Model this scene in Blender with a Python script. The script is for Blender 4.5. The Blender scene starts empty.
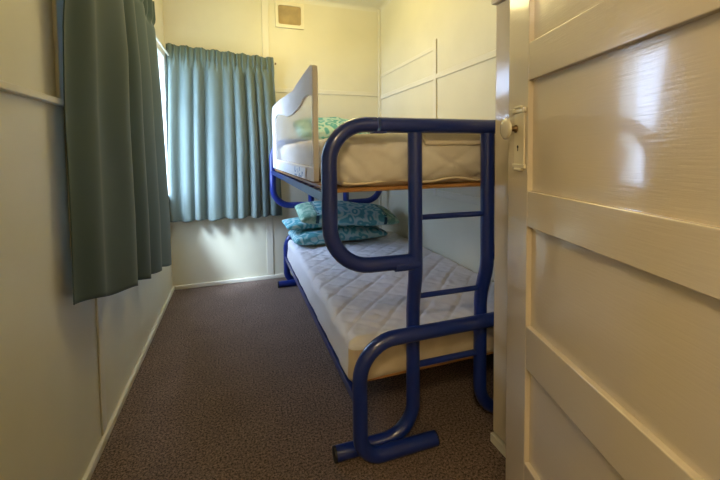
import bpy, bmesh, math, random
from mathutils import Vector, Matrix, noise
random.seed(7)
S = bpy.context.scene
COL = S.collection
PI = math.pi

# ------------------------------------------------------------------ helpers
def link(o, parent=None):
    COL.objects.link(o)
    if parent is not None:
        o.parent = parent
    return o

def obj(name, bm, mat, parent=None, smooth=False, bevel=0, seg=2):
    me = bpy.data.meshes.new(name)
    bmesh.ops.recalc_face_normals(bm, faces=bm.faces)
    bm.to_mesh(me); bm.free()
    for m in (mat if isinstance(mat, (list, tuple)) else [mat]):
        me.materials.append(m)
    if smooth:
        for p in me.polygons: p.use_smooth = True
    o = link(bpy.data.objects.new(name, me), parent)
    if bevel:
        b = o.modifiers.new('bevel', 'BEVEL'); b.width = bevel; b.segments = seg
        b.limit_method = 'ANGLE'; b.angle_limit = math.radians(40)
        for p in me.polygons: p.use_smooth = True
        b.harden_normals = True
    return o

def thing(name, label, cat, loc=(0, 0, 0), rotz=0, group=None, kind=None):
    o = bpy.data.objects.new(name, None)
    o.empty_display_size = .1
    link(o); o.location = loc; o.rotation_euler = (0, 0, rotz)
    return tag(o, label, cat, group, kind)

def tag(o, label=None, cat=None, group=None, kind=None):
    if label: o['label'] = label
    if cat: o['category'] = cat
    if group: o['group'] = group
    if kind: o['kind'] = kind
    return o

def struct(o, label=None, cat=None):
    return tag(o, label, cat, None, 'structure')

def box(bm, x0, x1, y0, y1, z0, z1):
    vs = [bm.verts.new(p) for p in ((x0,y0,z0),(x1,y0,z0),(x1,y1,z0),(x0,y1,z0),
                                    (x0,y0,z1),(x1,y0,z1),(x1,y1,z1),(x0,y1,z1))]
    for f in ((3,2,1,0),(4,5,6,7),(0,1,5,4),(1,2,6,5),(2,3,7,6),(3,0,4,7)):
        bm.faces.new([vs[i] for i in f])

def B(*bxs):
    bm = bmesh.new()
    for b in bxs: box(bm, *b)
    return bm

def fillet(pts, r, n=10):
    """round the inner corners of a polyline"""
    pts = [Vector(p) for p in pts]
    rr = r if isinstance(r, (list, tuple)) else [r]*(len(pts)-2)
    out = [pts[0]]
    for i in range(1, len(pts)-1):
        a, b, c = pts[i-1], pts[i], pts[i+1]
        u = (a-b).normalized(); v = (c-b).normalized()
        ang = u.angle(v); rad = rr[i-1]
        d = rad / math.tan(ang/2)
        p0 = b+u*d; p1 = b+v*d
        ctr = b + (u+v).normalized()*(rad/math.sin(ang/2))
        e0 = (p0-ctr); e1 = (p1-ctr); tot = e0.angle(e1)
        for k in range(n+1):
            t = k/n
            out.append(ctr + (e0*math.sin((1-t)*tot)+e1*math.sin(t*tot))/math.sin(tot))
    out.append(pts[-1])
    return out

def tube(bm, pts, r, n=20, cap=True):
    pts = [Vector(p) for p in pts]
    T = []
    for i in range(len(pts)):
        a = pts[max(i-1, 0)]; b = pts[min(i+1, len(pts)-1)]
        T.append((b-a).normalized())
    up = Vector((0, 1, 0)) if abs(T[0].y) < .9 else Vector((0, 0, 1))
    N = (up - T[0]*up.dot(T[0])).normalized()
    rings = []
    for i, p in enumerate(pts):
        N = (N - T[i]*N.dot(T[i])).normalized()
        Bn = T[i].cross(N)
        rad = r[i] if isinstance(r, (list, tuple)) else r
        rings.append([bm.verts.new(p + (N*math.cos(2*PI*k/n)+Bn*math.sin(2*PI*k/n))*rad) for k in range(n)])
    for a, b in zip(rings, rings[1:]):
        for k in range(n):
            bm.faces.new((a[k], a[(k+1) % n], b[(k+1) % n], b[k]))
    if cap:
        bm.faces.new(rings[0][::-1]); bm.faces.new(rings[-1])
    return bm

def TB(pts, r, n=20):
    return tube(bmesh.new(), pts, r, n)

def tubeobj(name, pts, r, mat, parent=None, n=20):
    o = obj(name, TB(pts, r, n), mat, parent, smooth=True)
    e = o.modifiers.new('edges', 'EDGE_SPLIT'); e.split_angle = math.radians(50)
    return o

def rbox(size, r, step, disp=None):
    """rounded box as an even grid, centred; disp(p, n) -> Vector offset"""
    bm = bmesh.new()
    h = [s/2 for s in size]
    n = [max(4, int(round(s/step))) for s in size]
    def lin(a):
        # denser near the ends so that the rounding is smooth
        k = n[a]; pts = [-h[a] + 2*h[a]*i/k for i in range(k+1)]
        return pts
    cache = {}
    def V(p):
        key = tuple(round(c, 5) for c in p)
        if key not in cache: cache[key] = bm.verts.new(p)
        return cache[key]
    L = [lin(0), lin(1), lin(2)]
    for ax in range(3):
        a, b = (ax+1) % 3, (ax+2) % 3
        for s in (-1, 1):
            for i in range(n[a]):
                for j in range(n[b]):
                    q = []
                    for di, dj in ((0,0),(1,0),(1,1),(0,1)):
                        p = [0,0,0]; p[ax] = s*h[ax]; p[a] = L[a][i+di]; p[b] = L[b][j+dj]
                        q.append(V(p))
                    bm.faces.new(q if s > 0 else q[::-1])
    for v in bm.verts:
        p = v.co.copy()
        q = Vector([max(-h[i]+r, min(h[i]-r, p[i])) for i in range(3)])
        d = p-q
        nn = d.normalized() if d.length > 1e-6 else Vector((0,0,1))
        pos = q + nn*r
        if disp: pos = pos + disp(pos, nn)
        v.co = pos
    return bm

def surf(nu, nv, f):
    bm = bmesh.new()
    g = [[bm.verts.new(f(i/nu, j/nv)) for j in range(nv+1)] for i in range(nu+1)]
    for i in range(nu):
        for j in range(nv):
            bm.faces.new((g[i][j], g[i+1][j], g[i+1][j+1], g[i][j+1]))
    return bm

def lathe(bm, prof, n=28, mat=None):
    """profile of (radius, height) turned about z, then transformed"""
    rings = []
    for r, z in prof:
        rings.append([bm.verts.new((r*math.cos(2*PI*k/n), r*math.sin(2*PI*k/n), z)) for k in range(n)])
    for a, b in zip(rings, rings[1:]):
        for k in range(n):
            bm.faces.new((a[k], a[(k+1) % n], b[(k+1) % n], b[k]))
    bm.faces.new(rings[0][::-1]); bm.faces.new(rings[-1])
    if mat is not None: bmesh.ops.transform(bm, matrix=mat, verts=bm.verts)
    return bm

def interp(xs, ys, x):
    if x <= xs[0]: return ys[0]
    for i in range(len(xs)-1):
        if x <= xs[i+1]:
            t = (x-xs[i])/(xs[i+1]-xs[i]); return ys[i]+(ys[i+1]-ys[i])*t
    return ys[-1]
def sinterp(xs, ys, x):
    if x <= xs[0]: return ys[0]
    for i in range(len(xs)-1):
        if x <= xs[i+1]:
            t = (x-xs[i])/(xs[i+1]-xs[i]); t = t*t*(3-2*t); return ys[i]+(ys[i+1]-ys[i])*t
    return ys[-1]

# ---------------------------------------------------------------- materials
def mat(name, color, rough=.5, **kw):
    m = bpy.data.materials.new(name); m.use_nodes = True
    b = m.node_tree.nodes['Principled BSDF']
    b.inputs['Base Color'].default_value = (*color, 1)
    b.inputs['Roughness'].default_value = rough
    for k, v in kw.items():
        b.inputs[k.replace('_', ' ')].default_value = v
    return m
def nd(m, t, **kw):
    n = m.node_tree.nodes.new(t)
    for k, v in kw.items(): setattr(n, k, v)
    return n
def lk(m, a, b): m.node_tree.links.new(a, b)
def bsdf(m): return m.node_tree.nodes['Principled BSDF']
def add_bump(m, scale=(1,1,1), nscale=60, detail=3, strength=.1, dist=.002, coord='Object'):
    tc = nd(m, 'ShaderNodeTexCoord'); mp = nd(m, 'ShaderNodeMapping'); mp.inputs['Scale'].default_value = scale
    nz = nd(m, 'ShaderNodeTexNoise'); nz.inputs['Scale'].default_value = nscale; nz.inputs['Detail'].default_value = detail
    bp = nd(m, 'ShaderNodeBump'); bp.inputs['Strength'].default_value = strength; bp.inputs['Distance'].default_value = dist
    lk(m, tc.outputs[coord], mp.inputs[0]); lk(m, mp.outputs[0], nz.inputs['Vector'])
    lk(m, nz.outputs['Fac'], bp.inputs['Height']); lk(m, bp.outputs[0], bsdf(m).inputs['Normal'])
    return nz, mp
def color_noise(m, c0, c1, nscale, detail=4, p0=.35, p1=.65, scale=(1,1,1), coord='Object'):
    tc = nd(m, 'ShaderNodeTexCoord'); mp = nd(m, 'ShaderNodeMapping'); mp.inputs['Scale'].default_value = scale
    nz = nd(m, 'ShaderNodeTexNoise'); nz.inputs['Scale'].default_value = nscale; nz.inputs['Detail'].default_value = detail
    cr = nd(m, 'ShaderNodeValToRGB')
    cr.color_ramp.elements[0].position = p0; cr.color_ramp.elements[0].color = (*c0, 1)
    cr.color_ramp.elements[1].position = p1; cr.color_ramp.elements[1].color = (*c1, 1)
    lk(m, tc.outputs[coord], mp.inputs[0]); lk(m, mp.outputs[0], nz.inputs['Vector'])
    lk(m, nz.outputs['Fac'], cr.inputs[0]); lk(m, cr.outputs[0], bsdf(m).inputs['Base Color'])
    return cr

WALLC = (.73, .69, .53)
M = {}
M['wall'] = mat('cream_wall_paint', WALLC, .42)
color_noise(M['wall'], (.71, .67, .51), (.75, .71, .55), 3.0)
add_bump(M['wall'], nscale=25, strength=.08, dist=.004)
M['trim'] = mat('cream_trim_paint', (.75, .71, .58), .35)
M['base'] = mat('cream_skirting_paint', (.77, .73, .62), .35)
M['ceil'] = mat('ceiling_paint', (.77, .74, .62), .6)
M['door'] = mat('glossy_cream_door_paint', (.68, .58, .45), .14, Coat_Weight=.6, Coat_Roughness=.06)
add_bump(M['door'], scale=(2.5, 10, 34), nscale=6, detail=4, strength=.17, dist=.003)
M['cup'] = mat('glossy_cream_cupboard_paint', (.70, .61, .48), .2, Coat_Weight=.4, Coat_Roughness=.1)
add_bump(M['cup'], scale=(6, 6, 2), nscale=8, detail=3, strength=.15, dist=.003)
M['porcelain'] = mat('painted_door_plate', (.76, .68, .52), .25, Coat_Weight=.4)
M['knobm'] = mat('cream_knob', (.75, .68, .54), .2, Coat_Weight=.6)
M['brass'] = mat('dark_worn_brass', (.16, .10, .05), .45, Metallic=.8)
M['dark'] = mat('keyhole_dark', (.01, .008, .006), .8)
# carpet
m = M['carpet'] = mat('brown_carpet', (.1, .07, .055), .95)
tc = nd(m, 'ShaderNodeTexCoord')
n1 = nd(m, 'ShaderNodeTexNoise'); n1.inputs['Scale'].default_value = 120; n1.inputs['Detail'].default_value = 5; n1.inputs['Roughness'].default_value = .85
n2 = nd(m, 'ShaderNodeTexNoise'); n2.inputs['Scale'].default_value = 5; n2.inputs['Detail'].default_value = 5
cr = nd(m, 'ShaderNodeValToRGB')
cr.color_ramp.elements[0].position = .41; cr.color_ramp.elements[0].color = (.022, .014, .011, 1)
cr.color_ramp.elements[1].position = .60; cr.color_ramp.elements[1].color = (.40, .275, .22, 1)
mx = nd(m, 'ShaderNodeMix', data_type='RGBA', blend_type='MULTIPLY'); mx.inputs['Factor'].default_value = .35
lk(m, tc.outputs['Object'], n1.inputs['Vector']); lk(m, tc.outputs['Object'], n2.inputs['Vector'])
lk(m, n1.outputs['Fac'], cr.inputs[0]); lk(m, cr.outputs[0], mx.inputs['A']); lk(m, n2.outputs['Fac'], mx.inputs['B'])
lk(m, mx.outputs['Result'], bsdf(m).inputs['Base Color'])
bp = nd(m, 'ShaderNodeBump'); bp.inputs['Strength'].default_value = .3; bp.inputs['Distance'].default_value = .003
lk(m, n1.outputs['Fac'], bp.inputs['Height']); lk(m, bp.outputs[0], bsdf(m).inputs['Normal'])
# bed
M['blue'] = mat('blue_enamel', (.008, .027, .21), .28, Coat_Weight=.5, Coat_Roughness=.12)
add_bump(M['blue'], nscale=14, strength=.04, dist=.003)
M['cap'] = mat('black_plastic_cap', (.012, .012, .016), .5)
m = M['timber'] = mat('orange_timber', (.42, .20, .06), .45)
color_noise(m, (.33, .15, .04), (.50, .25, .08), 5, scale=(3, 40, 40))
m = M['protector'] = mat('quilted_white_cotton', (.76, .70, .62), .85)
color_noise(m, (.70, .63, .54), (.80, .75, .68), 9)
add_bump(m, nscale=220, strength=.12, dist=.001)
m = M['protector_white'] = mat('quilted_bright_white_cotton', (.80, .78, .80), .85)
add_bump(M['protector_white'], nscale=220, strength=.12, dist=.001)
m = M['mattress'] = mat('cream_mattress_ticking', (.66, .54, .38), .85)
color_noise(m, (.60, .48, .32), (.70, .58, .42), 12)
M['piping'] = mat('cream_piping', (.78, .68, .52), .8)
# bed guard
M['gfab'] = mat('white_guard_fabric', (.82, .77, .73), .8)
add_bump(M['gfab'], nscale=30, strength=.25, dist=.004)
m = M['gmesh'] = mat('white_guard_netting', (.80, .77, .73), .8)
tr = nd(m, 'ShaderNodeBsdfTransparent'); ms = nd(m, 'ShaderNodeMixShader')
ms.inputs[0].default_value = .34
lk(m, tr.outputs[0], ms.inputs[1]); lk(m, bsdf(m).outputs[0], ms.inputs[2])
lk(m, ms.outputs[0], m.node_tree.nodes['Material Output'].inputs['Surface'])
M['glabel'] = mat('white_printed_tape', (.86, .86, .88), .5)
m = M['glabel']
tc = nd(m, 'ShaderNodeTexCoord'); sx = nd(m, 'ShaderNodeSeparateXYZ'); lk(m, tc.outputs['Generated'], sx.inputs[0])
mp = nd(m, 'ShaderNodeMapping'); mp.inputs['Scale'].default_value = (1, 60, 5); lk(m, tc.outputs['Generated'], mp.inputs[0])
vo = nd(m, 'ShaderNodeTexWhiteNoise'); sn_ = nd(m, 'ShaderNodeVectorMath', operation='FLOOR')
lk(m, mp.outputs[0], sn_.inputs[0]); lk(m, sn_.outputs[0], vo.inputs['Vector'])
gt = nd(m, 'ShaderNodeMath', operation='GREATER_THAN'); gt.inputs[1].default_value = .62; lk(m, vo.outputs['Value'], gt.inputs[0])
zone = None
for c_, w_ in ((.13, .09), (.92, .05)):
    a_ = nd(m, 'ShaderNodeMath', operation='SUBTRACT'); a_.inputs[1].default_value = c_; lk(m, sx.outputs[1], a_.inputs[0])
    b_ = nd(m, 'ShaderNodeMath', operation='ABSOLUTE'); lk(m, a_.outputs[0], b_.inputs[0])
    d_ = nd(m, 'ShaderNodeMath', operation='LESS_THAN'); d_.inputs[1].default_value = w_; lk(m, b_.outputs[0], d_.inputs[0])
    if zone is None: zone = d_
    else:
        o_ = nd(m, 'ShaderNodeMath', operation='MAXIMUM'); lk(m, zone.outputs[0], o_.inputs[0]); lk(m, d_.outputs[0], o_.inputs[1]); zone = o_
an = nd(m, 'ShaderNodeMath', operation='MULTIPLY'); lk(m, gt.outputs[0], an.inputs[0]); lk(m, zone.outputs[0], an.inputs[1])
mx = nd(m, 'ShaderNodeMix', data_type='RGBA'); lk(m, an.outputs[0], mx.inputs['Factor'])
mx.inputs['A'].default_value = (.86, .86, .88, 1); mx.inputs['B'].default_value = (.35, .42, .60, 1)
lk(m, mx.outputs['Result'], bsdf(m).inputs['Base Color'])
# curtains
def curtain_mat(name, c, trans):
    m = mat(name, c, .8, Sheen_Weight=.25)
    tc = nd(m, 'ShaderNodeTexCoord')
    w1 = nd(m, 'ShaderNodeTexNoise'); w1.inputs['Scale'].default_value = 1
    mp = nd(m, 'ShaderNodeMapping'); mp.inputs['Scale'].default_value = (30, 30, 420)
    bp = nd(m, 'ShaderNodeBump'); bp.inputs['Strength'].default_value = .25; bp.inputs['Distance'].default_value = .001
    lk(m, tc.outputs['Object'], mp.inputs[0]); lk(m, mp.outputs[0], w1.inputs['Vector'])
    lk(m, w1.outputs['Fac'], bp.inputs['Height']); lk(m, bp.outputs[0], bsdf(m).inputs['Normal'])
    t = nd(m, 'ShaderNodeBsdfTranslucent'); t.inputs['Color'].default_value = (c[0]*.9, c[1], c[2]*1.05, 1)
    ms = nd(m, 'ShaderNodeMixShader'); ms.inputs[0].default_value = trans
    lk(m, bsdf(m).outputs[0], ms.inputs[1]); lk(m, t.outputs[0], ms.inputs[2])
    lk(m, ms.outputs[0], m.node_tree.nodes['Material Output'].inputs['Surface'])
    return m
M['curtain'] = curtain_mat('green_curtain_cloth_shade_tone', (.060, .100, .094), .05)  # near curtain is backlit: its shade is painted in as a darker colour
M['curtain_daylit'] = curtain_mat('teal_curtain_cloth_daylight_tone', (.165, .215, .19), .17)  # copy of that cloth with window daylight painted in as a paler colour
M['white'] = mat('white_gloss_paint', (.82, .81, .78), .35)
M['rod'] = mat('white_curtain_rod', (.85, .84, .80), .35)
M['vent'] = mat('vent_frame_paint', (.80, .74, .56), .35)
m = M['ventmesh'] = mat('tan_vent_gauze', (.40, .30, .15), .8)
color_noise(m, (.33, .25, .13), (.46, .34, .16), 9)
m = M['glass'] = mat('window_glass', (1, 1, 1), .02)
tr = nd(m, 'ShaderNodeBsdfTransparent'); gl = nd(m, 'ShaderNodeBsdfGlossy'); gl.inputs['Roughness'].default_value = .02
ms = nd(m, 'ShaderNodeMixShader'); ms.inputs[0].default_value = .05
lk(m, tr.outputs[0], ms.inputs[1]); lk(m, gl.outputs[0], ms.inputs[2])
lk(m, ms.outputs[0], m.node_tree.nodes['Material Output'].inputs['Surface'])
M['grass'] = mat('ground_outside', (.20, .22, .14), .95)
M['outer'] = mat('outside_weatherboard', (.75, .75, .70), .6)
color_noise(M['grass'], (.16, .19, .10), (.24, .26, .17), 4)

def pillow_mat(name, striped):
    m = mat(name, (.2, .45, .48), .8)
    tc = nd(m, 'ShaderNodeTexCoord')
    mp = nd(m, 'ShaderNodeMapping')
    nz = nd(m, 'ShaderNodeTexNoise'); nz.inputs['Scale'].default_value = 7; nz.inputs['Detail'].default_value = 1
    mixv = nd(m, 'ShaderNodeMix', data_type='RGBA', blend_type='LINEAR_LIGHT'); mixv.inputs['Factor'].default_value = .06
    vo = nd(m, 'ShaderNodeTexVoronoi'); vo.inputs['Scale'].default_value = 11
    mul = nd(m, 'ShaderNodeMath', operation='MULTIPLY'); mul.inputs[1].default_value = 15
    sn = nd(m, 'ShaderNodeMath', operation='SINE')
    cr = nd(m, 'ShaderNodeValToRGB')
    e = cr.color_ramp.elements
    e[0].position = .0; e[0].color = (.09, .33, .38, 1)
    e[1].position = 1.; e[1].color = (.46, .62, .62, 1)
    for p_, c_ in ((.40, (.12, .40, .44, 1)), (.50, (.22, .52, .54, 1)), (.62, (.34, .57, .58, 1))):
        k = e.new(p_); k.color = c_
    lk(m, tc.outputs['Object'], nz.inputs['Vector'])
    lk(m, tc.outputs['Object'], mixv.inputs['A']); lk(m, nz.outputs['Color'], mixv.inputs['B'])
    lk(m, mixv.outputs['Result'], vo.inputs['Vector'])
    lk(m, vo.outputs['Distance'], mul.inputs[0]); lk(m, mul.outputs[0], sn.inputs[0])
    ad = nd(m, 'ShaderNodeMath', operation='MULTIPLY_ADD'); ad.inputs[1].default_value = .5; ad.inputs[2].default_value = .5
    lk(m, sn.outputs[0], ad.inputs[0]); lk(m, ad.outputs[0], cr.inputs[0])
    out = cr.outputs[0]
    if striped:
        sx = nd(m, 'ShaderNodeSeparateXYZ'); lk(m, tc.outputs['Generated'], sx.inputs[0])
        # distance from the middle along x
        a = nd(m, 'ShaderNodeMath', operation='SUBTRACT'); a.inputs[1].default_value = .5; lk(m, sx.outputs[0], a.inputs[0])
        b = nd(m, 'ShaderNodeMath', operation='ABSOLUTE'); lk(m, a.outputs[0], b.inputs[0])
        g = nd(m, 'ShaderNodeMath', operation='GREATER_THAN'); g.inputs[1].default_value = .35; lk(m, b.outputs[0], g.inputs[0])
        vo2 = nd(m, 'ShaderNodeTexNoise'); vo2.inputs['Scale'].default_value = 26; lk(m, tc.outputs['Object'], vo2.inputs['Vector'])
        cr2 = nd(m, 'ShaderNodeValToRGB')
        cr2.color_ramp.elements[0].position = .42; cr2.color_ramp.elements[0].color = (.16, .34, .24, 1)
        cr2.color_ramp.elements[1].position = .58; cr2.color_ramp.elements[1].color = (.38, .52, .38, 1)
        lk(m, vo2.outputs['Fac'], cr2.inputs[0])
        mx = nd(m, 'ShaderNodeMix', data_type='RGBA'); lk(m, g.outputs[0], mx.inputs['Factor'])
        lk(m, out, mx.inputs['A']); lk(m, cr2.outputs[0], mx.inputs['B'])
        # stitched dark ticks beside the band
        c = nd(m, 'ShaderNodeMath', operation='SUBTRACT'); c.inputs[1].default_value = .345; lk(m, b.outputs[0], c.inputs[0])
        d = nd(m, 'ShaderNodeMath', operation='ABSOLUTE'); lk(m, c.outputs[0], d.inputs[0])
        l = nd(m, 'ShaderNodeMath', operation='LESS_THAN'); l.inputs[1].default_value = .016; lk(m, d.outputs[0], l.inputs[0])
        q = nd(m, 'ShaderNodeMath', operation='MULTIPLY'); q.inputs[1].default_value = 120; lk(m, sx.outputs[1], q.inputs[0])
        s2 = nd(m, 'ShaderNodeMath', operation='SINE'); lk(m, q.outputs[0], s2.inputs[0])
        g2 = nd(m, 'ShaderNodeMath', operation='GREATER_THAN'); g2.inputs[1].default_value = 0; lk(m, s2.outputs[0], g2.inputs[0])
        an = nd(m, 'ShaderNodeMath', operation='MULTIPLY'); lk(m, l.outputs[0], an.inputs[0]); lk(m, g2.outputs[0], an.inputs[1])
        mx2 = nd(m, 'ShaderNodeMix', data_type='RGBA'); lk(m, an.outputs[0], mx2.inputs['Factor'])
        lk(m, mx.outputs['Result'], mx2.inputs['A']); mx2.inputs['B'].default_value = (.01, .06, .09, 1)
        out = mx2.outputs['Result']
    lk(m, out, bsdf(m).inputs['Base Color'])
    return m
M['pillow'] = pillow_mat('teal_scroll_print', False)
M['pillow_band'] = pillow_mat('teal_scroll_print_with_green_bands', True)

# -------------------------------------------------------------------- room
XL, XR, YB, YF, ZC = -.53, 1.385, 3.425, .17, 2.56
T = .12
# left window opening / back window opening
LY0, LY1, LZ0, LZ1 = 1.70, 3.35, .80, 1.95
BX0, BX1, BZ0, BZ1 = -.47, .24, .80, 1.95
HY, HX0, HX1 = -1.30, -1.0, 1.5      # the hall behind the doorway
DX0, DX1, DZ = -.20, .655, 2.03      # doorway

struct(obj('floor', B((XL-T, XR+T, YF-T, YB+T, -.1, 0), (HX0-T, HX1+T, HY-T, YF-T, -.1, 0)), M['carpet']), 'brown grey speckled carpet floor of the narrow bedroom', 'floor')
struct(obj('ceiling', B((XL-T, XR+T, YF-T, YB+T, ZC, ZC+.1), (HX0-T, HX1+T, HY-T, YF-T, ZC, ZC+.1)), M['ceil']), 'cream painted ceiling in the upper right corner', 'ceiling')
struct(obj('wall_left', B((XL-T, XL, YF, LY0, 0, ZC), (XL-T, XL, LY1, YB+T, 0, ZC),
                          (XL-T, XL, LY0, LY1, 0, LZ0), (XL-T, XL, LY0, LY1, LZ1, ZC)), M['wall']),
       'cream painted panelled wall on the left behind the green curtain', 'wall')
struct(obj('wall_back', B((XL, BX0, YB, YB+T, 0, ZC), (BX1, XR+T, YB, YB+T, 0, ZC),
                          (BX0, BX1, YB, YB+T, 0, BZ0), (BX0, BX1, YB, YB+T, BZ1, ZC)), M['wall']),
       'yellow cream far wall with a small vent near the ceiling', 'wall')
struct(obj('wall_right', B((XR, XR+T, YF, YB, 0, ZC)), M['wall']), 'cream panelled wall on the right beside the bunk bed', 'wall')
struct(obj('wall_front', B((HX0-T, DX0, YF-T, YF, 0, ZC), (DX1, HX1+T, YF-T, YF, 0, ZC), (DX0, DX1, YF-T, YF, DZ, ZC)), M['wall']))
struct(obj('wall_hall', B((HX0-T, HX0, HY, YF-T, 0, ZC), (HX1, HX1+T, HY, YF-T, 0, ZC), (HX0-T, HX1+T, HY-T, HY, 0, ZC)), M['wall']))
struct(obj('ground', B((-14, 14, -10, 16, -.6, -.5)), M['grass']))

def baseboard(name, b, lab):
    struct(obj(name, B(b), M['base'], bevel=.006), lab, 'skirting')
bh, bt = .034, .018
baseboard('baseboard_left', (XL, XL+bt, YF, YB, 0, bh), 'low cream skirting along the left wall')
baseboard('baseboard_back', (XL+bt, XR, YB-bt, YB, 0, bh), 'low cream skirting along the far wall under the curtain')
baseboard('baseboard_right', (XR-bt, XR, 1.17, YB-bt, 0, bh), 'low cream skirting along the right wall behind the bunk bed')
# cornice
k = [0]
def trim(b, lab, bev=.004, m='trim'):
    k[0] += 1
    return struct(obj('trim_%d' % k[0], B(b), M[m], bevel=bev), lab, 'trim')
def cove(p0, p1, inward, name):
    """quarter-round cornice swept along the wall/ceiling junction"""
    k[0] += 1
    bm = bmesh.new(); r = .035
    prof = [(0, 0)] + [(r - r*math.sin(a), -(r - r*math.cos(a))) for a in [PI/2*i/8 for i in range(9)]]
    prof = [(0, 0), (r, 0)] + [(r*(1-math.sin(a)), -r*(1-math.cos(a))) for a in [PI/2*i/8 for i in range(1, 9)]]
    ra = [bm.verts.new(Vector(p0)+Vector(inward)*x+Vector((0, 0, y))) for x, y in prof]
    rb = [bm.verts.new(Vector(p1)+Vector(inward)*x+Vector((0, 0, y))) for x, y in prof]
    n = len(prof)
    for i in range(n): bm.faces.new((ra[i], ra[(i+1) % n], rb[(i+1) % n], rb[i]))
    bm.faces.new(ra); bm.faces.new(rb[::-1])
    struct(obj('trim_%d' % k[0], bm, M['ceil']), name, 'trim')
cove((XL, YB, ZC), (XR, YB, ZC), (0, -1, 0), 'narrow cornice between far wall and ceiling')
cove((XR, YF, ZC), (XR, YB, ZC), (-1, 0, 0), 'narrow cornice between right wall and ceiling')
cove((XL, YF, ZC), (XL, YB, ZC), (1, 0, 0), 'narrow cornice between left wall and ceiling')
# battens over the panel joints
d = .009
trim((XL, XL+.022, YF, 1.50, 1.308, 1.328), 'horizontal batten on the left wall ending at the green curtain')
trim((XL, XL+.012, 1.415, 1.475, 1.328, ZC), 'vertical batten on the left wall just beside the green curtain')
trim((XL, XL+.010, 1.465, 1.495, .80, 1.308), 'vertical batten on the left wall below its horizontal batten')
trim((XL, XL+.008, 1.665, 1.715, bh, .80), 'vertical batten on the left wall below the green curtain')
trim((.255, .315, YB-.010, YB, bh, ZC), 'vertical batten on the far wall right of the curtained window')
trim((.315, XR, YB-d, YB, 1.705, 1.745), 'horizontal batten on the far wall above the top bunk')
trim((XR-.022, XR, YB-.022, YB, bh, ZC), 'corner bead between far wall and right wall')
trim((XR-d, XR, YF, YB-.022, 1.672, 1.712), 'long horizontal batten on the right wall above the top bunk')
trim((XR-.011, XR, 2.335, 2.38, .83, 1.955), 'vertical batten on the right wall crossing the long batten')
trim((XR-.006, XR, 2.38, YB-.022, 1.885, 1.915), 'thin upper batten on the right wall near the far corner')
trim((XR-d, XR, YF, 2.335, .83, .875), 'horizontal batten on the right wall seen below the top bunk')

# windows
def window(name, lab, fr, pane_b, mullions):
    r = thing(name, lab, 'window', (0, 0, 0), kind='structure')
    obj('window_frame', B(*fr), M['white'], r, bevel=.004)
    obj('pane', B(pane_b), M['glass'], r)
    for b in mullions: obj('glazing_bar', B(b), M['white'], r, bevel=.003)
    return r
f = .045
window('window_1', 'bright daylit window in the left wall behind the green curtain',
       [(XL-.09, XL+.012, LY0-f, LY0+f*.4, LZ0-f, LZ1+f), (XL-.09, XL+.012, LY1-f*.4, LY1+f, LZ0-f, LZ1+f),
        (XL-.09, XL+.012, LY0+f*.4, LY1-f*.4, LZ0-f, LZ0+f*.4), (XL-.09, XL+.012, LY0+f*.4, LY1-f*.4, LZ1-f*.4, LZ1+f)],
       (XL-.062, XL-.058, LY0+f*.4, LY1-f*.4, LZ0+f*.4, LZ1-f*.4),
       [(XL-.08, XL-.04, 2.47, 2.51, LZ0+f*.4, LZ1-f*.4)])
window('window_2', 'window in the far wall hidden behind the teal curtain',
       [(BX0-f*.9, BX0+f*.4, YB-.012, YB+.09, BZ0-f, BZ1+f), (BX1-f*.4, BX1+f*.3, YB-.012, YB+.09, BZ0-f, BZ1+f),
        (BX0+f*.4, BX1-f*.4, YB-.012, YB+.09, BZ0-f, BZ0+f*.4), (BX0+f*.4, BX1-f*.4, YB-.012, YB+.09, BZ1-f*.4, BZ1+f)],
       (BX0+f*.4, BX1-f*.4, YB+.058, YB+.062, BZ0+f*.4, BZ1-f*.4),
       [(BX0+.335, BX0+.375, YB+.04, YB+.08, BZ0+f*.4, BZ1-f*.4)])

# ------------------------------------------------------------------- vent
v = thing('wall_vent', 'small square cream wall vent with tan gauze high on the far wall', 'vent', (.502, YB, 2.40))
def ring(outer, inner, y0, y1):
    bm = bmesh.new(); n = len(outer)
    O0 = [bm.verts.new((x, y0, z)) for x, z in outer]; I0 = [bm.verts.new((x, y0, z)) for x, z in inner]
    O1 = [bm.verts.new((x, y1, z)) for x, z in outer]; I1 = [bm.verts.new((x, y1, z)) for x, z in inner]
    for i in range(n):
        j = (i+1) % n
        bm.faces.new((O0[i], O0[j], I0[j], I0[i])); bm.faces.new((O1[j], O1[i], I1[i], I1[j]))
        bm.faces.new((O0[j], O0[i], O1[i], O1[j])); bm.faces.new((I0[i], I0[j], I1[j], I1[i]))
    return bm
def rrect(w, h, r, n=6):
    p = []
    for cx, cz, a0 in ((w-r, h-r, 0), (-w+r, h-r, PI/2), (-w+r, -h+r, PI), (w-r, -h+r, 1.5*PI)):
        for i in range(n+1):
            a = a0+PI/2*i/n; p.append((cx+r*math.cos(a), cz+r*math.sin(a)))
    return p
obj('frame', ring(rrect(.128, .115, .006), rrect(.102, .084, .018), -.020, 0), M['vent'], v, bevel=.004)
obj('gauze', B((-.104, .104, -.008, 0, -.086, .086)), M['ventmesh'], v)

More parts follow.
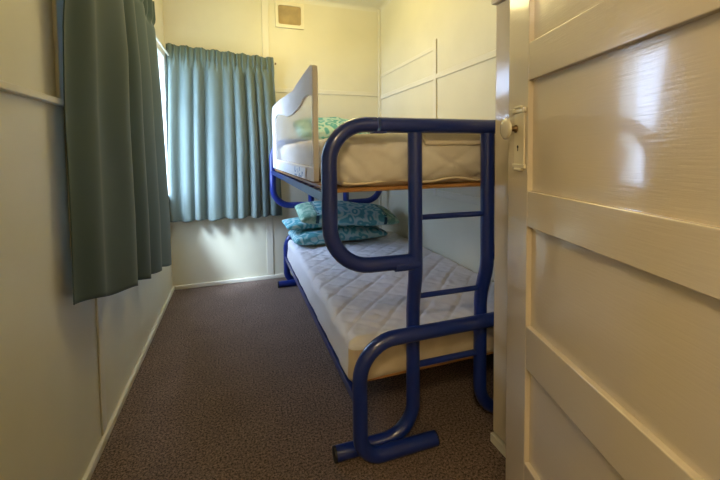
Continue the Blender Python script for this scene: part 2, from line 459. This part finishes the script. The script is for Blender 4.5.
# ---------------------------------------------------------------- curtains
# left: flat near part, then folds that stack towards the far corner
cy = [1.38, 1.52, 1.70, 1.82, 1.99, 2.11, 2.33, 2.46, 2.76]
cx = [-.498, -.450, -.393, -.492, -.402, -.492, -.414, -.490, -.430]
ZT = 2.05
def left_curtain(s, t):
    y = 1.38 + 1.38*s
    hem = .675 - .275*s
    z = hem + (ZT-hem)*t
    wob = noise.noise(Vector((s*5, t*2.2, 3)))*.012
    x = sinterp(cy, cx, y + wob*2)
    mid = -.450
    top = max(0, min(1, (z-1.55)/.42))
    x = mid + (x-mid)*(1 - .45*top) + wob*(1-t)*.4 + .02*max(0, (z-1.3)/.75)*(1-s)
    # gathered heading tape
    hd = max(0, min(1, (z-1.92)/.03))
    x += .013*math.sin(s*95)*hd - .006*math.exp(-((z-1.925)/.012)**2)
    y2 = y - .27*s*max(0, (t-.2)/.8)
    z += .004*math.sin(s*38)*(1-t)
    if t > .995: z += .006*math.sin(s*77)
    return Vector((x, y2, z))
o = obj('curtain', surf(420, 90, left_curtain), M['curtain'], None, smooth=True)
sm = o.modifiers.new('cloth', 'SOLIDIFY'); sm.thickness = .003
tag(o, 'long green curtain, its shade painted in dark, hanging along the left wall, nearest the camera', 'curtain', 'green curtains')

def back_curtain(s, t):
    ztop = 2.045 - .055*s; zb = .592 + .006*math.sin(s*30)
    z = zb + (ztop-zb)*t
    xt = -.505 + .845*s; xb = -.545 + .945*s
    tt = t**1.4
    x = xb + (xt-xb)*tt
    g = ztop - .105                      # gather line
    env = .044 - .020*tt
    ph = s*9.2*2*PI + 1.5*math.sin(s*8) + .8*math.sin(s*21+1)
    fold = math.sin(ph + .35*math.sin(t*3+s*4))
    fold = math.copysign(abs(fold)**.8, fold)
    y = 3.345 + env*fold*(.78+.34*math.sin(s*17+2))
    below = max(0, min(1, (g+.012-z)/.10))
    head = 1 if z > g else 0
    y = 3.345 + (y-3.345)*(below if not head else 0)
    if z > g - .10:
        w = 1 - below
        y += w*(.009*math.sin(s*21*2*PI+.8*math.sin(s*31)) + .004*math.sin(s*37*2*PI))
    y += .007*math.exp(-((z-g)/.010)**2)     # pinched in at the stitching
    x += .006*math.sin(ph+1.2)*below
    if t > .99: z += .006*math.sin(s*47)
    return Vector((x, y, z))
o = obj('curtain', surf(480, 110, back_curtain), M['curtain_daylit'], None, smooth=True)
sm = o.modifiers.new('cloth', 'SOLIDIFY'); sm.thickness = .0025
tag(o, 'teal pleated curtain, daylight painted in paler, hung across the far wall, left of the bunk bed', 'curtain', 'green curtains')

r = thing('curtain_rod', 'thin white rod of the left curtain running into the far corner', 'curtain rod', (XL, 2.3, 1.935))
tubeobj('rod', fillet([(.050, -1.08, -.005), (.050, .80, .002), (.050, .98, .004)], .02), .0065, M['rod'], r, 12)
for yy in (-1.0, .05):
    obj('bracket', tube(B((0, .006, yy-.012, yy+.012, -.03, .03)), [(0, yy, .008), (.050, yy, .008)], .005, 10), M['rod'], r)
r = thing('curtain_rod', 'rod behind the heading of the teal curtain on the far wall', 'curtain rod', (-.08, YB, 1.96))
tubeobj('rod', [(-.43, -.065, .03), (.435, -.065, -.015)], .006, M['rod'], r, 12)
for xx in (-.40, .41):
    zz = .03-.045*(xx+.43)/.865
    obj('bracket', tube(B((xx-.01, xx+.01, -.006, 0, -.025+zz, .025+zz)), [(xx, 0, zz), (xx, -.065, zz)], .004, 10), M['rod'], r)
obj('finial', lathe(bmesh.new(), [(.002, -.008), (.008, -.006), (.0105, 0), (.008, .006), (.002, .008)], 16,
    Matrix.Translation((.440, -.065, -.015)) @ Matrix.Rotation(PI/2, 4, 'Y')), M['brass'], r, smooth=True)

# --------------------------------------------------------------- bunk bed
YN, YN2 = 1.225, 1.280          # near end: loops and upper posts / lower posts
YQ, YQ2 = 3.220, 3.165          # the same at the far end
P1, P2 = .630, .953
XC0, XC1 = .305, 1.298          # upper loops
XF0, XF1 = .408, 1.194          # lower loops
bed = thing('bunk_bed', 'blue tubular metal bunk bed with a ladder at its near end, against the right wall', 'bunk bed', (0.8, 2.22, 0))
OX, OY = .8, 2.22
def L(p): return (p[0]-OX, p[1]-OY, p[2])
def bt_(name, pts, r, m='blue', parent=bed, n=22):
    return tubeobj(name, [L(p) for p in pts], r, M[m], parent, n)
def end(yl, yp, sgn, zb):
    zl = .461; zf = .0275
    # lower loop: foot, leg, rail, leg, foot in one bent tube
    lo = bt_('lower_end_tube', fillet([(.718, yl, zf), (XF0, yl, zf), (XF0, yl, zl), (XF1, yl, zl), (XF1, yl, zf), (1.362, yl, zf)],
             [.085, .14, .14, .085]), .0272)
    # posts with a foot turned outwards, and the kink below the top bunk
    for px, fx in ((P1, .326), (P2, 1.277)):
        d = 1 if fx < px else -1; lo_x = .020 if d > 0 else .013
        po = bt_('post', fillet([(fx, yp, zf), (px+lo_x, yp, zf), (px+lo_x, yp, .545), (px+.004, yl, .690), (px+.002, yl, 1.222)], [.13, .25, .25]), .0268)
        obj('foot_cap', TB([L((fx-.004*d, yp, zf)), L((fx+.004*d, yp, zf))], .0275, 20), M['cap'], po)
    for fx, d in ((.718, -1), (1.362, -1)):
        obj('foot_cap', TB([L((fx-.004*d, yl, zf)), L((fx+.004*d, yl, zf))], .0272, 20), M['cap'], lo)
    # upper guard loops, left and right
    zt = 1.249
    bt_('guard_loop', fillet([(.478, yl, zt), (XC0, yl, zt), (XC0, yl, zb), (.625, yl, zb-.006)], [.135, .15]), .0275)
    bt_('guard_loop', fillet([(1.122, yl, zt), (XC1, yl, zt), (XC1, yl, zb), (.978, yl, zb-.006)], [.135, .15]), .0275)
    bt_('top_rail', [(.489, yl, zt-.001), (1.111, yl, zt-.001)], .0282)
    for x0, x1 in ((.462, .512), (1.088, 1.138)):
        obj('joint_plate', B((x0-OX, x1-OX, yl-.020*(1)-OY, yl+.020-OY, zt-.031, zt-.024)), M['blue'], bed, bevel=.002)
    for x0, x1 in ((.545, .640), (.962, 1.058)):
        bt_('joint_sleeve', [(x0, yl-sgn*.010, zb-.016), (x1, yl-sgn*.010, zb-.016)], .0195)
    # rungs
    for z in (.905, .588):
        ym = yl if z > .7 else yl + (yp-yl)*.72
        bt_('ladder_rung', [(P1, ym, z), (P2, ym, z-.003)], .0105, n=14)
    bt_('lower_cross_bar', [(P1+.016, yp, .304), (P2+.016, yp, .302)], .0125, n=14)
end(YN, YN2, 1, .748); end(YQ, YQ2, -1, .700)
# side rails of both bunks (angle iron: lip and web)
def siderail(x, z, inw, parent=bed):
    y0, y1 = YN+.015-OY, YQ-.015-OY
    x -= OX
    bm = B((min(x, x+inw*.005), max(x, x+inw*.005), y0, y1, z-.035, z),
           (min(x+inw*.005, x+inw*.042), max(x+inw*.005, x+inw*.042), y0, y1, z-.035, z-.029))
    return obj('side_rail', bm, M['blue'], parent, bevel=.0015)
for x, inw in ((.287, 1), (1.316, -1)):
    siderail(x, 1.012, inw)
for x, inw in ((.392, 1), (1.21, -1)):
    siderail(x, .258, inw)
# slats carrying the mattresses
sl_u = [YN+.10+.145*i for i in range(14)]
for yy in sl_u[1:-1]:
    obj('slat', B((.295-OX, 1.308-OX, yy-OY-.03, yy-OY+.03, 1.000-.012, 1.000-.004)), M['blue'], bed)
for yy in sl_u[1:]:
    obj('slat', B((.40-OX, 1.202-OX, yy-OY-.03, yy-OY+.03, .241, .2495)), M['blue'], bed)
tag(obj('upper_base_board', B((.318-OX, 1.285-OX, 1.262-OY, YQ-.045-OY, 1.0075, 1.0205)), M['timber'], bed, bevel=.003), 'orange timber board under the top mattress')
tag(obj('lower_base_board', B((.412-OX, 1.19-OX, YN2+.040-OY, YQ2-.032-OY, .250, .262)), M['timber'], bed, bevel=.003), 'orange timber board under the lower mattress')

# -------------------------------------------------------------- mattresses
def quilt(x, y, sp, w, a=1., b=1.):
    u = (x + y)/1.41421; v = (x - y)/1.41421
    def g(t):
        t = abs((t/sp) % 1 - .5)*sp
        t = sp/2 - t
        return math.exp(-(t/w)**2)
    return max(a*g(u), b*g(v))
def lower_disp(p, n):
    off = Vector((0, 0, 0))
    top = max(0, n.z)
    wv = .006*math.sin(p.x*9+p.y*4)
    q = quilt(p.x+wv, p.y, .118, .0075, .55, 1)
    off += n*(-.0075*q*top)
    off.z += top*(.010*math.cos(p.x*PI/.98)*math.cos(p.y*PI/1.9) + .006*noise.noise(Vector((p.x*7, p.y*7, 0))) + .0045*noise.noise(Vector((p.x*26, p.y*26, 4))))
    side = 1 - abs(n.z)
    # draped cover puckers along the long side
    if n.x < -.3:
        off.x += -.007*noise.noise(Vector((p.y*11, p.z*9, 1)))*side
        off.x += -.02*max(0, -p.z/.075)*.35
    if n.y < -.3:
        off.y += .005*noise.noise(Vector((p.x*9, p.z*14, 2)))
        off.z += -.016*max(0, n.z)
    return off
lm = rbox((.975, 1.815, .180), .040, .0095, lower_disp)
for v_ in lm.verts: v_.co += Vector((0, 0, .073))
lmat = thing('mattress', 'white quilted mattress on the lower bunk with pillows at its far end', 'mattress', (.8875, 2.2185, .263), group='bunk mattresses')
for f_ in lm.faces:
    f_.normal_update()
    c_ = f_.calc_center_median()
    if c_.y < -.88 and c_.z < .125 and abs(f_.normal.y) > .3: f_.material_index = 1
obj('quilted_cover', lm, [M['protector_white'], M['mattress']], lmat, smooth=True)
def hem_line(z, x0, x1, y0, y1, wv):
    pts = []
    for i in range(61):
        t = i/60; pts.append((x0+(x1-x0)*t, y0+(y1-y0)*t, z+wv*math.sin(t*19)*math.sin(t*7)))
    return pts
obj('ticking', rbox((.950, 1.785, .06), .02, .03), M['mattress'], lmat, smooth=True).location = (0, 0, .0305)

def upper_disp(p, n):
    off = Vector((0, 0, 0))
    top = max(0, n.z); fr = max(0, -n.y)
    off += n*(-.006*quilt(p.x, p.y, .15, .010)*top)
    off += n*(-.009*quilt(p.x*1.0, p.z*1.7+.03, .17, .010)*fr)
    off.y += fr*(-.022*math.cos(min(1, abs(p.z)/.1)*PI/2) + .010*noise.noise(Vector((p.x*6, p.z*10, 5))))
    off.z += top*(.012*math.cos(p.x*PI/.93) + .006*noise.noise(Vector((p.x*6, p.y*6, 9))))
    if n.x < -.2 or p.x < -.38:
        off += Vector((.012, 0, -.006))*noise.noise(Vector((p.y*14, p.z*16, p.x*16)))*1.4
    for (ax_, az_, bx_, bz_) in ((-.45, .05, -.36, -.05), (-.43, .085, -.30, .06)):
        dx_, dz_ = bx_-ax_, bz_-az_; ll = math.hypot(dx_, dz_)
        t_ = ((p.x-ax_)*dx_+(p.z-az_)*dz_)/ll/ll
        e_ = abs((p.x-ax_)*dz_-(p.z-az_)*dx_)/ll
        if -.1 < t_ < 1.1: off.y += fr*.014*math.exp(-(e_/.012)**2)
    if p.z < -.02 and fr > .2:
        off.z += .010*math.sin(p.x*9+1)*fr - .004
    return off
um = rbox((.925, 1.845, .196), .055, .0135, upper_disp)
for v_ in um.verts: v_.co += Vector((0, 0, .098))
umat = thing('mattress', 'thick cream quilted mattress on the top bunk behind the blue rail', 'mattress', (.812, 2.205, 1.0215), group='bunk mattresses')
obj('quilted_cover', um, M['protector'], umat, smooth=True)
# folded-down edge of the cover at the near end, right of the first post
def flap(x0, x1, drop, bulge=0):
    prof = [(.10, .203), (.04, .207), (0, .206), (-.030, .196), (-.046, .176), (-.052, .176-drop*.5), (-.053, .176-drop)]
    def f_(s, t):
        i = t*(len(prof)-1); k_ = min(int(i), len(prof)-2); a = i-k_
        y = prof[k_][0]+(prof[k_+1][0]-prof[k_][0])*a; z = prof[k_][1]+(prof[k_+1][1]-prof[k_][1])*a
        w = noise.noise(Vector((s*5+x0*9, t*2, 7)))
        return Vector((x0+(x1-x0)*s, -.9225+.040+y+.006*w-bulge, z+.006*w+.004))
    return surf(40, 24, f_)
for nm, a in (('cover_fold', (-.115, .455, .022)),):
    o = obj(nm, flap(*a), M['piping'], umat, smooth=True)
    sm = o.modifiers.new('t', 'SOLIDIFY'); sm.thickness = .006; sm.offset = 1
# rolled hem along the bottom of the near face
hp = []
for i in range(81):
    t = i/80; x = -.44+.88*t
    z = .012 + .012*math.cos(t*10.5+.9)**2 + .004*noise.noise(Vector((x*9, 0, 0)))
    hp.append((x, -.9225-.004+.012*abs(2*t-1)**6, z))
obj('hem_piping', TB(hp, .0045, 10), M['piping'], umat, smooth=True)

# ----------------------------------------------------------------- pillows
def pillow_bm(w, l, h, seed, pinch=.12, sag=0):
    bm = bmesh.new(); nu, nv = 64, 48
    def f_(sgn):
        g = []
        for i in range(nu+1):
            row = []
            for j in range(nv+1):
                u = 2*i/nu-1; v = 2*j/nv-1
                e = (1-abs(u)**3.2)*(1-abs(v)**3.2)
                th = h/2*max(0, e)**.34
                px = w/2*u*(1-pinch*(1-abs(u)**2)*abs(v)**4*.6); py = l/2*v*(1-pinch*(1-v*v)*abs(u)**4*.6)
                nz = noise.noise(Vector((u*2.3+seed, v*2.3, sgn*3+seed)))
                z = sgn*th*(1+.16*nz) + .010*noise.noise(Vector((u*1.7, v*1.7, seed)))
                z += -.010*abs(u)**4 if sgn else 0
                row.append((px, py, z))
            g.append(row)
        return g
    top = f_(1); bot = f_(-1)
    VT = [[bm.verts.new(p) for p in r_] for r_ in top]
    VBm = [[None]*(nv+1) for _ in range(nu+1)]
    for i in range(nu+1):
        for j in range(nv+1):
            VBm[i][j] = VT[i][j] if i in (0, nu) or j in (0, nv) else bm.verts.new(bot[i][j])
    for i in range(nu):
        for j in range(nv):
            bm.faces.new((VT[i][j], VT[i+1][j], VT[i+1][j+1], VT[i][j+1]))
            bm.faces.new((VBm[i][j], VBm[i][j+1], VBm[i+1][j+1], VBm[i+1][j]))
    return bm
def pillow(w, l, h, loc, rot, seed, m, label, group='teal patterned pillows'):
    o = obj('pillow', pillow_bm(w, l, h, seed), M[m], None, smooth=True)
    o.location = loc; o.rotation_euler = rot
    return tag(o, label, 'pillow', group)
pillow(.76, .37, .118, (.790, 2.925, .490), (.0, .0, .03), 1.3, 'pillow', 'teal patterned pillow lying on the lower mattress, bottom of the pile')
pillow(.70, .28, .072, (.712, 2.985, .580), (.03, .02, .05), 4.1, 'pillow', 'teal and white pillow between two others in the pile')
pillow(.80, .41, .135, (.860, 2.895, .652), (.13, .075, -.02), 8.4, 'pillow_band', 'teal scroll print pillow with green banded ends on top of the pile')
pillow(.66, .36, .13, (.80, 2.97, 1.345), (.42, 0, .03), 2.2, 'pillow_band', 'teal and green pillow at the far end of the top bunk')

# --------------------------------------------------------------- bed guard
gd = thing('bed_guard', 'white mesh child safety guard standing along the left edge of the top bunk', 'bed guard', (.302, 2.30, 1.018))
def GP(y, z): return (y-2.30, z-1.018)
go = fillet([(1.475, 1.03, 0), (1.475, 1.515, 0), (1.67, 1.512, 0), (2.00, 1.487, 0), (2.64, 1.525, 0), (3.175, 1.532, 0), (3.150, 1.03, 0)], [.03, .3, .5, .4, .085], 6)
go = [(p.x, p.y) for p in go]
def resample(pts, n, closed=True):
    P = [Vector(p) for p in pts]
    if closed: P.append(P[0])
    ln = [0]
    for a, b in zip(P, P[1:]): ln.append(ln[-1]+(b-a).length)
    out = []
    for i in range(n):
        t = ln[-1]*i/n; k_ = 0
        while ln[k_+1] < t: k_ += 1
        a = (t-ln[k_])/(ln[k_+1]-ln[k_]+1e-9); out.append(P[k_].lerp(P[k_+1], a))
    return out
gi = [(1.505, 1.09), (1.505, 1.385), (1.60, 1.404), (1.70, 1.403), (1.88, 1.372), (2.05, 1.362), (2.25, 1.372), (2.50, 1.408), (2.80, 1.440), (2.95, 1.425), (2.985, 1.38), (2.975, 1.105)]
def ang_sample(pts, ctr, n):
    """point where the ray at each angle leaves the outline"""
    P = [Vector(p) for p in pts]; out = []
    for i in range(n):
        a = 2*PI*i/n; dvec = Vector((math.cos(a)*1.0, math.sin(a)*.42)); best = None
        for p, q in zip(P, P[1:]+P[:1]):
            e = q-p; den = dvec.x*e.y-dvec.y*e.x
            if abs(den) < 1e-12: continue
            w = p-ctr
            t = (w.x*e.y-w.y*e.x)/den; s_ = (w.x*dvec.y-w.y*dvec.x)/den
            if t > 0 and -1e-6 <= s_ <= 1+1e-6: best = t if best is None else max(best, t)
        out.append(ctr+dvec*best)
    return out
ctr = Vector((2.28, 1.24))
NG = 160
A_ = ang_sample(go, ctr, NG); I_ = ang_sample(gi, ctr, NG)
bm = bmesh.new()
def gx(y, z, base): return base + .004*noise.noise(Vector((y*4, z*6, 1)))
for sl in range(1):
    O0 = [bm.verts.new((gx(p.x, p.y, 0), *GP(p.x, p.y))) for p in A_]; I0 = [bm.verts.new((gx(p.x, p.y, .002), *GP(p.x, p.y))) for p in I_]
    O1 = [bm.verts.new((gx(p.x, p.y, .024), *GP(p.x, p.y))) for p in A_]; I1 = [bm.verts.new((gx(p.x, p.y, .020), *GP(p.x, p.y))) for p in I_]
    for i in range(NG):
        j = (i+1) % NG
        bm.faces.new((O0[i], O0[j], I0[j], I0[i])); bm.faces.new((O1[j], O1[i], I1[i], I1[j]))
        bm.faces.new((O0[j], O0[i], O1[i], O1[j])); bm.faces.new((I0[i], I0[j], I1[j], I1[i]))
obj('fabric_cover', bm, M['gfab'], gd, bevel=.006, seg=3)
bm = bmesh.new()
cv = bm.verts.new((.010, *GP(ctr.x, ctr.y))); V_ = [bm.verts.new((.010, *GP(p.x, p.y))) for p in I_]
for i in range(NG): bm.faces.new((cv, V_[i], V_[(i+1) % NG]))
obj('netting', bm, M['gmesh'], gd)
# printed tape along the lower hem (marks too small to read)
bm = B((-.0085, -.0065, 1.62-2.30, 3.02-2.30, .018, .066))
tp = obj('printed_tape', bm, M['glabel'], gd)
# strap that tucks under the mattress
for ys in (1.52, 3.05):
    obj('strap', B((.020, .055, ys-2.30, ys-2.26, .0, .003)), M['gfab'], gd)

# -------------------------------------------------------------------- door
DW = .8017
dr = thing('door_1', 'open glossy cream panelled door with a knob, in the right foreground', 'door', (.615, .182, .0), math.atan2(.774, .209), kind='structure')
def U(u0, u1, y0, y1, z0, z1): return (DW-u1, DW-u0, y0, y1, z0, z1)
th = -.036; su, eu = .120, .672
zr = [(.012, .226), (.512, .640), (.932, 1.036), (1.350, 1.455), (1.87, 2.0)]
obj('stile', B(U(0, su, th, 0, .012, 2.0)), M['door'], dr, bevel=.003)
obj('stile', B(U(eu, DW, th, 0, .012, 2.0)), M['door'], dr, bevel=.003)
for z0, z1 in zr: obj('rail', B(U(su, eu, th, 0, z0, z1)), M['door'], dr, bevel=.003)
for (a, b), (c, d_) in zip(zr, zr[1:]): obj('panel', B(U(su-.004, eu+.004, -.026, -.015, b-.004, c+.004)), M['door'], dr)
# lock furniture
uc = .078
pl = obj('lock_plate', B(U(uc-.029, uc+.029, 0, .006, 1.108, 1.268), U(uc-.036, uc+.036, 0, .009, 1.262, 1.277), U(uc-.036, uc+.036, 0, .009, 1.098, 1.112),
                         U(uc-.020, uc+.020, 0, .011, 1.275, 1.283), U(uc-.020, uc+.020, 0, .011, 1.091, 1.100)), M['porcelain'], dr, bevel=.003)
KZ = 1.217; KX = DW-.062
MX = Matrix.Translation((KX, 0, KZ)) @ Matrix.Rotation(-PI/2, 4, 'X')
obj('spindle', lathe(bmesh.new(), [(.012, .005), (.012, .009), (.008, .012), (.007, .03)], 20, MX), M['brass'], dr, smooth=True)
obj('knob', lathe(bmesh.new(), [(.009, .028), (.020, .029), (.028, .0315), (.032, .0355), (.032, .0385), (.028, .0425), (.017, .045), (.004, .046)], 36, MX), M['knobm'], dr, smooth=True)
kh = obj('keyhole', lathe(bmesh.new(), [(.0045, .0055), (.0045, .0066)], 14, Matrix.Translation((KX-.012, 0, 1.163)) @ Matrix.Rotation(-PI/2, 4, 'X')), M['dark'], dr)
obj('keyhole_slot', B((KX-.014, KX-.010, .0055, .0065, 1.150, 1.161)), M['dark'], kh)
# doorway lining
struct(obj('trim_20', B((DX0-.0, DX0+.02, YF-T, YF, 0, DZ), (DX1-.008, DX1, YF-T, YF, 0, DZ), (DX0, DX1, YF-T, YF, DZ-.02, DZ)), M['trim']))

# ---------------------------------------------------------------- cupboard
cb = thing('cupboard', 'tall cream painted cupboard standing between the open door and the bunk bed', 'cupboard', (1.16, .93, 0))
def Cc(x0, x1, y0, y1, z0, z1): return (x0-1.16, x1-1.16, y0-.93, y1-.93, z0, z1)
obj('carcass', B(Cc(.936, 1.375, .72, 1.162, .045, 1.697)), M['cup'], cb, bevel=.010, seg=4)
obj('plinth', B(Cc(.932, 1.375, .73, 1.168, 0, .036)), M['base'], cb, bevel=.003)
obj('cornice', B(Cc(.925, 1.375, .70, 1.172, 1.698, 1.735), Cc(.915, 1.375, .69, 1.180, 1.735, 1.765)), M['cup'], cb, bevel=.005)

# ----------------------------------------------------------------- lighting
w = bpy.data.worlds.new('sky'); S.world = w; w.use_nodes = True
bg = w.node_tree.nodes['Background']; bg.inputs[0].default_value = (.50, .67, 1.0, 1); bg.inputs[1].default_value = 11

def area(name, loc, rot, sx, sy, power, color, portal=False, spread=180):
    l = bpy.data.lights.new(name, 'AREA'); l.shape = 'RECTANGLE'; l.size = sx; l.size_y = sy
    l.energy = power; l.color = color; l.spread = math.radians(spread)
    if portal: l.cycles.is_portal = True
    o = link(bpy.data.objects.new(name, l)); o.location = loc; o.rotation_euler = rot
    return o
area('left_window_portal', (XL-.10, (LY0+LY1)/2, (LZ0+LZ1)/2), (0, -PI/2, 0), LZ1-LZ0, LY1-LY0, 1, (1, 1, 1), True)
area('back_window_portal', ((BX0+BX1)/2, YB+.10, (BZ0+BZ1)/2), (-PI/2, 0, 0), BX1-BX0, BZ1-BZ0, 1, (1, 1, 1), True)
# soft low sun through the left window
sl = bpy.data.lights.new('sun', 'SUN'); sl.energy = 5.0; sl.angle = math.radians(14); sl.color = (.60, .78, 1.0)
so = link(bpy.data.objects.new('sun', sl))
so.rotation_euler = Vector((1, 1.15, -1.7)).to_track_quat('-Z', 'Y').to_euler()
# ceiling lamp of the bedroom, and the lamp in the hall
def lamp(name, loc, power, color, size):
    l = bpy.data.lights.new(name, 'POINT'); l.energy = power; l.color = color; l.shadow_soft_size = size
    o = link(bpy.data.objects.new(name, l)); o.location = loc; return o
lamp('bedroom_ceiling_light', (.50, 2.45, 2.36), 14, (1.0, .81, .36), .22)
lamp('hall_ceiling_light', (-.38, -.55, 2.2), 25, (1.0, .80, .50), .14)

# ------------------------------------------------------------------- camera
cam = bpy.data.cameras.new('camera'); co = link(bpy.data.objects.new('camera', cam))
R0 = Vector((0.946518, -0.322496, -0.009988)); R1 = Vector((-0.02485, -0.041999, -0.998809)); R2 = Vector((0.321693, 0.945639, -0.047766))
mw = Matrix((( R0.x, -R1.x, -R2.x, 0), (R0.y, -R1.y, -R2.y, 0), (R0.z, -R1.z, -R2.z, 1.15), (0, 0, 0, 1)))
co.matrix_world = mw
cam.sensor_fit = 'HORIZONTAL'; cam.sensor_width = 36; cam.lens = 367.113/720*36
cam.shift_x = 0; cam.shift_y = -69.752/720
cam.clip_start = .02
S.camera = co
S.view_settings.view_transform = 'Standard'; S.view_settings.look = 'None'
S.view_settings.exposure = .68; S.view_settings.gamma = 1; S.view_settings.use_curve_mapping = False
